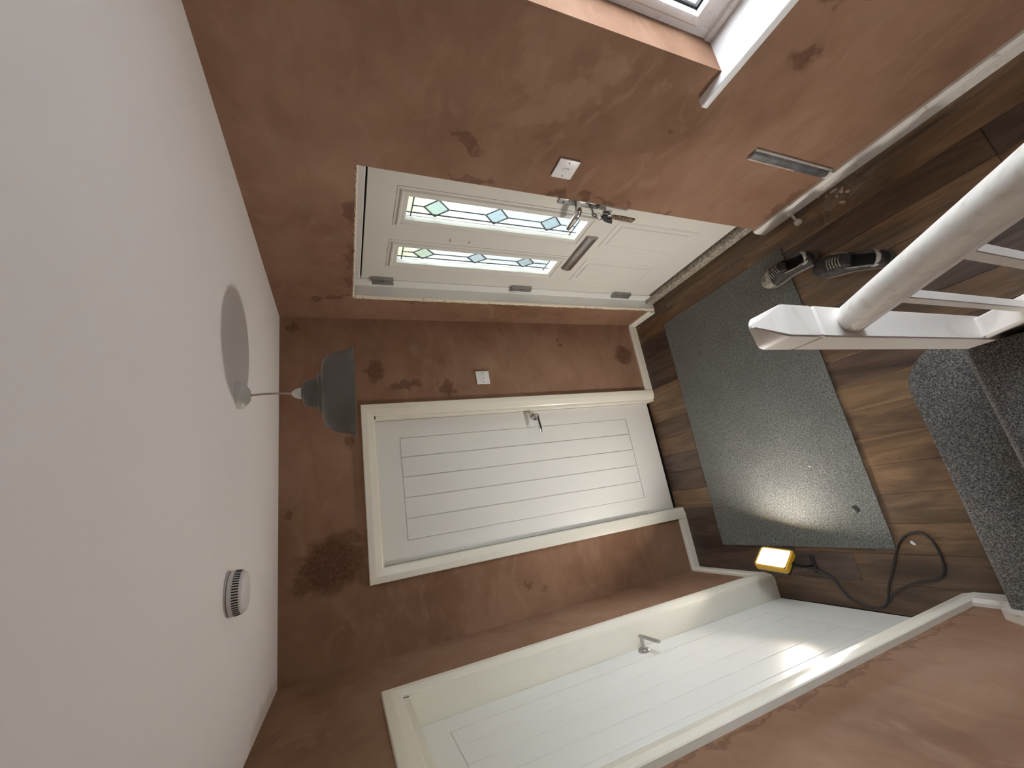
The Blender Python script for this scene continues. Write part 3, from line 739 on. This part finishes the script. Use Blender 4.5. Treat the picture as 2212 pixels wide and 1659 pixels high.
# ------------------------------------------------------------------ metal cable capping low on the right wall
cc = empty('cable_capping', (W, -1.53, .06), 'galvanised metal cable capping standing on the window-side skirting', 'capping')
bm = bmesh.new()
prof = [(-.021, .001), (-.021, .004), (-.013, .005), (-.010, .013), (.010, .013), (.013, .005), (.021, .004), (.021, .001)]
A = [bm.verts.new((W - t, -1.527 + a, .105)) for a, t in prof]; B = [bm.verts.new((W - t, -1.529 + a, .588)) for a, t in prof]
for i in range(8): bm.faces.new((A[i], A[(i + 1) % 8], B[(i + 1) % 8], B[i]))
bm.faces.new(A[::-1]); bm.faces.new(B)
ch = finish(bm, 'channel', M['galv'], cc)
box('plaster_lip', (W - .008, -1.512, .30), (W + .004, -1.504, .585), M['chip'], cc, .002, 1)
box('plaster_lip', (W - .010, -1.556, .10), (W + .004, -1.549, .590), M['rubber_white'], cc, .003, 1)
box('cable_end', (W - .012, -1.548, .070), (W - .001, -1.510, .108), M['rubber_white'], cc, .002, 1)
for z in (.13, .56):
    lathe('nail_head', [(0, .002), (.004, .0015), (.0045, 0), (0, 0)], M['satin_metal'], ch, 12, (W - .0045, -1.511, z), (-1, 0, 0))
adopt(cc)

# door stop on the right skirting
ds = empty('door_stop', (1.72, -1.33, .0), 'metal door stop with pale rubber buffer on the spattered skirting', 'door stop')
dv = Vector((-1, -.30, .08)).normalized(); q0 = Vector((W - .021, -1.305, .036))
lathe('base_cup', [(0, 0), (.017, 0), (.017, .004), (.010, .010), (.008, .014), (0, .014)], M['rubber_white'], ds, 24, q0, dv)
tube('stem', [q0 + dv * .010, q0 + dv * .070], .006, M['chrome'], ds, 14)
lathe('buffer', [(.006, 0), (.015, .001), (.0165, .006), (.0165, .014), (.014, .018), (.007, .0185), (0, .0165)], M['rubber_white'], ds, 28, q0 + dv * .066, dv)
adopt(ds)

# ------------------------------------------------------------------ mat
bm = bmesh.new(); rr = random.Random(4)
e0 = [(.163, -.268), (1.652, -.300), (1.650, -1.190), (.166, -1.172)]
pts = []
for a, b in zip(e0, e0[1:] + e0[:1]):
    n = 60
    for i in range(n):
        t = i / n; pts.append((a[0] + (b[0] - a[0]) * t + rr.uniform(-.0012, .0012), a[1] + (b[1] - a[1]) * t + rr.uniform(-.0012, .0012)))
prism(bm, pts, .0005, .007)
tag(finish(bm, 'doormat', M['mat']), 'large plain grey doormat lying inside the front door', 'mat')

# ------------------------------------------------------------------ trainers
def shoe(name, heel, toe, flip, label, grey_toe):
    heel, toe = Vector((*heel, 0)), Vector((*toe, 0)); L = (toe - heel).length
    yv = (toe - heel).normalized(); xv = Vector((yv.y, -yv.x, 0)) * flip
    root = empty(name, heel + (toe - heel) * .5, label, 'shoe', 'pair of trainers by the doormat')
    T = lambda x, y, z: heel + xv * x + yv * y + Vector((0, 0, z))
    # outline half widths along the length (inner, outer)
    def hw(t):
        w = [(0, .0), (.02, .022), (.08, .034), (.25, .037), (.45, .039), (.65, .049), (.8, .049), (.92, .036), (.98, .018), (1, .0)]
        for (a, x), (b, y) in zip(w, w[1:]):
            if t <= b: return x + (y - x) * (t - a) / (b - a)
        return 0
    def bend(t): return .010 * math.sin(t * math.pi) * (1 if t < .5 else 1) - .008 * t
    bm = bmesh.new(); n = 40
    out = [(bend(t) + hw(t) + .004, t * L) for t in [i / n for i in range(n + 1)]] + [(bend(t) - hw(t) - .004, t * L) for t in [1 - i / n for i in range(n + 1)]]
    low = [bm.verts.new(T(x * .96, y, .001)) for x, y in out]; mid = [bm.verts.new(T(x, y, .012 + .006 * max(0, abs(y / L - .5) - .3))) for x, y in out]; up = [bm.verts.new(T(x * .98, y, .026 + .010 * (1 - y / L) + .012 * max(0, y / L - .85))) for x, y in out]
    m = len(out)
    for A, B in ((low, mid), (mid, up)):
        for i in range(m): bm.faces.new((A[i], A[(i + 1) % m], B[(i + 1) % m], B[i]))
    bm.faces.new(low[::-1]); bm.faces.new(up)
    finish(bm, 'sole', M['sole'], root, auto=50)
    # upper: cross-sections; over the opening the middle of each section drops to the insole
    stations = [.012, .03, .06, .10, .16, .22, .28, .34, .40, .44, .47, .50, .55, .60, .66, .72, .78, .84, .89, .93, .965, .99]
    def top(t):
        w = [(0, .078), (.05, .088), (.15, .078), (.3, .066), (.42, .072), (.5, .086), (.6, .076), (.75, .058), (.88, .050), (.96, .042), (1, .030)]
        for (a, x), (b, y) in zip(w, w[1:]):
            if t <= b: return x + (y - x) * (t - a) / (b - a)
        return .03
    bm = bmesh.new(); rows_ = []
    for t in stations:
        h = top(t); w = hw(t); base = .026 + .008 * (1 - t); op = .045 < t < .455
        sec = [(-1, base), (-1.02, base + (h - base) * .3), (-.95, base + (h - base) * .65), (-.80 if op else -.72, h * .99), (-.68 if op else -.42, h if op else h * 1.06), (-.60 if op else -.22, h * .80 if op else h * 1.09), (-.5 if op else -.08, .034 if op else h * 1.1), (0, .032 if op else h * 1.1)]
        full = sec + [(-x, z) for x, z in sec[-2::-1]]
        rows_.append([bm.verts.new(T(bend(t) + x * w, t * L, z)) for x, z in full])
    for A, B in zip(rows_, rows_[1:]):
        for i in range(len(A) - 1): bm.faces.new((A[i], A[i + 1], B[i + 1], B[i]))
    bm.faces.new(rows_[0]); bm.faces.new(rows_[-1])
    bmesh.ops.subdivide_edges(bm, edges=bm.edges[:], cuts=1, use_grid_fill=True, smooth=.6)
    up_ = finish(bm, 'upper', M['shoe'], root, smooth=True)
    # insole
    bm = bmesh.new(); ts = [.05 + .40 * i / 12 for i in range(13)]
    o2 = [T(bend(t) + hw(t) * .62, t * L, .036) for t in ts] + [T(bend(t) - hw(t) * .62, t * L, .036) for t in ts[::-1]]
    bm.faces.new([bm.verts.new(v) for v in o2]); finish(bm, 'insole', M['insole'], root)
    # pale padded heel collar (crescent)
    pts = []; rads = []
    for i in range(13):
        a = math.pi * (i / 12); pts.append(T(bend(.08) + math.cos(a) * .031, .010 + L * .125 - math.sin(a) * .030, .083 - .010 * abs(math.cos(a)))); rads.append(.003 + .0085 * math.sin(a))
    tube('heel_collar', pts, rads, M['shoe_pale'], root, 10)
    # collar piping along the outer rim
    for sgn in (-1, 1):
        tube('collar_edge', [T(bend(t) + sgn * hw(t) * .80, t * L, top(t) + .001) for t in (.14, .2, .27, .34, .41, .455)], .0032, M['shoe_grey'] if sgn * flip < 0 else M['shoe'], root, 8, smoothing=1)
    # tongue and laces
    bm = bmesh.new(); rows2 = []
    for t, h, w in ((.40, .086, .024), (.45, .098, .026), (.52, .097, .024), (.60, .086, .020), (.66, .078, .016)):
        rows2.append([bm.verts.new(T(bend(t) + x * w, t * L, h - .006 * x * x)) for x in (-1, -.5, 0, .5, 1)] + [bm.verts.new(T(bend(t) + x * w, t * L + .001, h - .007 - .006 * x * x)) for x in (1, .5, 0, -.5, -1)])
    for A, B in zip(rows2, rows2[1:]):
        for i in range(10): bm.faces.new((A[i], A[(i + 1) % 10], B[(i + 1) % 10], B[i]))
    bm.faces.new(rows2[0][::-1]); bm.faces.new(rows2[-1])
    finish(bm, 'tongue', M['shoe'], root, smooth=True)
    for i in range(5):
        t = .50 + .048 * i; h = top(t) * 1.1 + .004; w = hw(t) * .5
        tube('lace', [T(bend(t) - w, t * L, h - .008), T(bend(t) - w * .4, t * L + .004, h + .003), T(bend(t) + w * .4, t * L + .008, h + .003), T(bend(t) + w, t * L + .012, h - .008)], .0028, M['shoe_grey'], root, 8, smoothing=1)
    # pale overlay on the toe or side
    bm = bmesh.new(); rows3 = []
    for t in ([.74, .79, .84, .89, .93, .96, .985] if grey_toe else [.46, .52, .58, .64, .70]):
        h = top(t); w = hw(t); base = .026 + .008 * (1 - t)
        if grey_toe: sec = [(-1.04, base + .004), (-.98, base + (h - base) * .65), (-.74, h * 1.03), (-.40, h * 1.10), (0, h * 1.13), (.40, h * 1.10), (.74, h * 1.03), (.98, base + (h - base) * .65), (1.04, base + .004)]
        else: sec = [(sg * x, z) for sg in (1,) for x, z in ((1.06, base + .004), (1.06, base + (h - base) * .35), (1.0, base + (h - base) * .68), (.78, h * 1.02))]
        rows3.append([bm.verts.new(T(bend(t) + x * w, t * L + (.002 if grey_toe else 0), z + .0015)) for x, z in sec])
    for A, B in zip(rows3, rows3[1:]):
        for i in range(len(A) - 1): bm.faces.new((A[i], A[i + 1], B[i + 1], B[i]))
    finish(bm, 'toe_overlay' if grey_toe else 'side_overlay', M['shoe_grey'], root, smooth=True)
    return adopt(root)
shoe('trainer', (1.502, -1.335), (1.520, -1.055), 1, 'dark trainer with grey laced toe, nearer the front door', True)
shoe('trainer', (1.318, -1.580), (1.452, -1.300), 1, 'dark trainer with pale heel collar, nearer the banister', False)

# ------------------------------------------------------------------ crumbs
def crumb(x, y, s_, rot, label, mat, grp=None, flat=.35, elong=1.0, z=0.0, nm='plaster_crumb', cat='debris'):
    rr = random.Random(int(x * 1e4) + int(-y * 1e4)); bm = bmesh.new()
    bmesh.ops.create_icosphere(bm, subdivisions=1, radius=s_)
    for v in bm.verts:
        v.co *= rr.uniform(.75, 1.2); v.co.x *= elong; v.co.z = max(v.co.z * flat, -s_ * flat * .7)
    mz = min(v.co.z for v in bm.verts)
    for v in bm.verts: v.co.z -= mz
    o = finish(bm, nm, mat); o.location = (x, y, z); o.rotation_euler.z = R(rot)
    return tag(o, label, cat, grp)
for x, y, s_, r_, el in ((1.744, -1.455, .006, 0, 1), (1.748, -1.490, .008, 80, 2.6), (1.722, -1.512, .010, 20, 1.3), (1.705, -1.532, .008, 60, 1.6), (1.674, -1.498, .008, 50, 2.2), (1.764, -1.425, .004, 0, 1), (1.735, -1.52, .006, 0, 1.2), (1.715, -1.49, .005, 10, 1.4)):
    lab = 'long pale sliver of plaster in the dust below the cable capping' if el > 2 else 'broad pale lump of plaster in the dust below the cable capping' if s_ >= .008 else 'tiny pale crumb of plaster in the dust below the cable capping'
    crumb(x, y, s_, r_, lab, M['chip'], 'plaster crumbs in the dust', elong=el)
crumb(.191, -1.236, .007, 40, 'single white plaster chip inside the loop of cable', M['switch'], elong=1.9)
crumb(1.745, -.03 - .02, .007, 10, 'pale crumb of plaster in the far corner by the front door', M['chip'], 'crumbs in the far corner')
crumb(1.755, -.085, .005, 10, 'pale crumb of plaster in the far corner by the front door', M['chip'], 'crumbs in the far corner')
crumb(.332, -1.075, .014, 30, 'small dark scrap lying on the grey doormat', M['dark_scrap'], elong=1.5, z=.007, nm='scrap')
crumb(.548, -.945, .004, 30, 'tiny white speck lying on the grey doormat', M['switch'], elong=1.0, z=.007, nm='plaster_crumb')

# ------------------------------------------------------------------ work light
wl = empty('work_light', (.10, -.74, 0), 'glaring yellow framed work light standing on the floor by the side door', 'work light')
Cn = Vector((.138, -.718, .170)); E1 = Vector((-.018, -.145, -.020)); E2 = Vector((-.064, -.005, .088))
eu = E1.normalized(); en = E1.cross(E2).normalized()
if en.z < 0: en = -en
ev = en.cross(eu).normalized()
if ev.z < 0: ev = -ev
a_, b_ = .079, .061
WT = lambda u, v, n_: Cn + eu * u + ev * v + en * n_
def rrect(a, b, r, k=5):
    out = []
    for cx_, cy_, s0 in ((a - r, b - r, 0), (-a + r, b - r, 90), (-a + r, -b + r, 180), (a - r, -b + r, 270)):
        out += [(cx_ + r * math.cos(R(s0 + 90 * i / k)), cy_ + r * math.sin(R(s0 + 90 * i / k))) for i in range(k + 1)]
    return out
def loft(nm, sections, mat, par, cap0=True, cap1=True, auto=40, closed=False):
    bm = bmesh.new(); rg = [[bm.verts.new(WT(u, v, n_)) for u, v in pts] for pts, n_ in sections]; m = len(rg[0])
    prs = list(zip(rg, rg[1:])) + ([(rg[-1], rg[0])] if closed else [])
    for A, B in prs:
        for i in range(m): bm.faces.new((A[i], A[(i + 1) % m], B[(i + 1) % m], B[i]))
    if cap0 and not closed: bm.faces.new(rg[0][::-1])
    if cap1 and not closed: bm.faces.new(rg[-1])
    return finish(bm, nm, mat, par, auto=auto)
fr_ = loft('frame', [(rrect(a_, b_, .014), -.022), (rrect(a_, b_, .014), .004), (rrect(a_ - .003, b_ - .003, .012), .007), (rrect(a_ - .011, b_ - .011, .008), .007), (rrect(a_ - .013, b_ - .013, .008), -.002), (rrect(a_ - .013, b_ - .013, .008), -.022)], M['yellow'], wl, closed=True)
loft('housing', [(rrect(a_ - .010, b_ - .010, .010), -.050), (rrect(a_ - .004, b_ - .004, .012), -.030), (rrect(a_ - .002, b_ - .002, .012), -.016), (rrect(a_ - .014, b_ - .014, .008), -.008)], M['black_plastic'], wl)
s = N('led_panel'); s.b.inputs['Base Color'].default_value = (.9, .9, .85, 1)
s.b.inputs['Emission Color'].default_value = (1.0, .955, .895, 1); s.b.inputs['Emission Strength'].default_value = LAMP
loft('led_panel', [(rrect(a_ - .014, b_ - .014, .007), -.0078), (rrect(a_ - .014, b_ - .014, .007), -.0005), (rrect(a_ - .018, b_ - .018, .006), .0005)], s.m, wl)
for u in (-1, 1):
    for v in (-1, 1): lathe('corner_screw', [(0, .002), (.003, .0015), (.0035, 0), (0, 0)], M['black_plastic'], fr_, 10, WT(u * (a_ - .008), v * (b_ - .008), .0068), en)
# compact bracket and foot bar tucked under and behind the head
for sgn in (-1, 1):
    piv = WT(sgn * (a_ + .006), 0, -.02)
    tube('stand_arm', [piv, Vector((piv.x - .020, piv.y, .10)), Vector((piv.x - .030, piv.y, .035)), Vector((piv.x - .030, piv.y, .008))], .006, M['black_plastic'], wl, 12, smoothing=2)
    tube('stand_foot', [(piv.x - .065, piv.y, .008), (piv.x + .012, piv.y, .008)], .008, M['black_plastic'], wl, 12)
    lathe('pivot_knob', [(0, 0), (.010, 0), (.010, .006), (.007, .008), (0, .008)], M['black_plastic'], wl, 20, piv - eu * sgn * .004, eu * sgn)
cable = [(.098, -.70, .135), (.085, -.73, .06), (.060, -.80, .012), (.031, -.868, .006), (-.020, -.884, .006), (-.062, -.912, .008), (-.080, -.957, .012), (-.083, -1.005, .016), (-.074, -1.045, .012), (-.046, -1.069, .007), (.012, -1.088, .006), (.077, -1.127, .006), (.143, -1.161, .006), (.203, -1.198, .006),
         (.229, -1.233, .006), (.238, -1.275, .006), (.218, -1.301, .006), (.183, -1.311, .006), (.139, -1.314, .006), (.091, -1.306, .006), (.062, -1.282, .006), (.048, -1.241, .006), (.037, -1.189, .006), (.010, -1.135, .010), (-.014, -1.10, .016), (-.05, -1.075, .018)]
tube('power_cable', cable, .0042, M['flex'], wl, 8, smoothing=2)
adopt(wl)

# ------------------------------------------------------------------ outside, seen only through the glass
g = tag(box('ground', (WX, -30, -.32), (9.0, 30, -.20), M['drive']), 'grey paved drive outside the front door', 'ground', kind='structure')
lw = tag(box('lawn', (9.0, -30, -.32), (40, 30, -.17), M['grass']), 'mown grass beyond the drive', 'grass', kind='structure')
bm = bmesh.new(); bmesh.ops.create_grid(bm, x_segments=2, y_segments=2, size=1)
bm.free(); bm = bmesh.new(); bx(bm, (0, -14, -.17), (1.6, 18, 2.2)); bmesh.ops.subdivide_edges(bm, edges=bm.edges[:], cuts=12, use_grid_fill=True)
rr = random.Random(2)
for v in bm.verts:
    if v.co.z > -.1: v.co += Vector((rr.uniform(-.2, .2), rr.uniform(-.2, .2), rr.uniform(-.15, .25)))
hd = finish(bm, 'hedge', M['hedge'], smooth=True); hd.location = (15, 4, 0)
tag(hd, 'clipped green hedge beyond the grass', 'hedge')
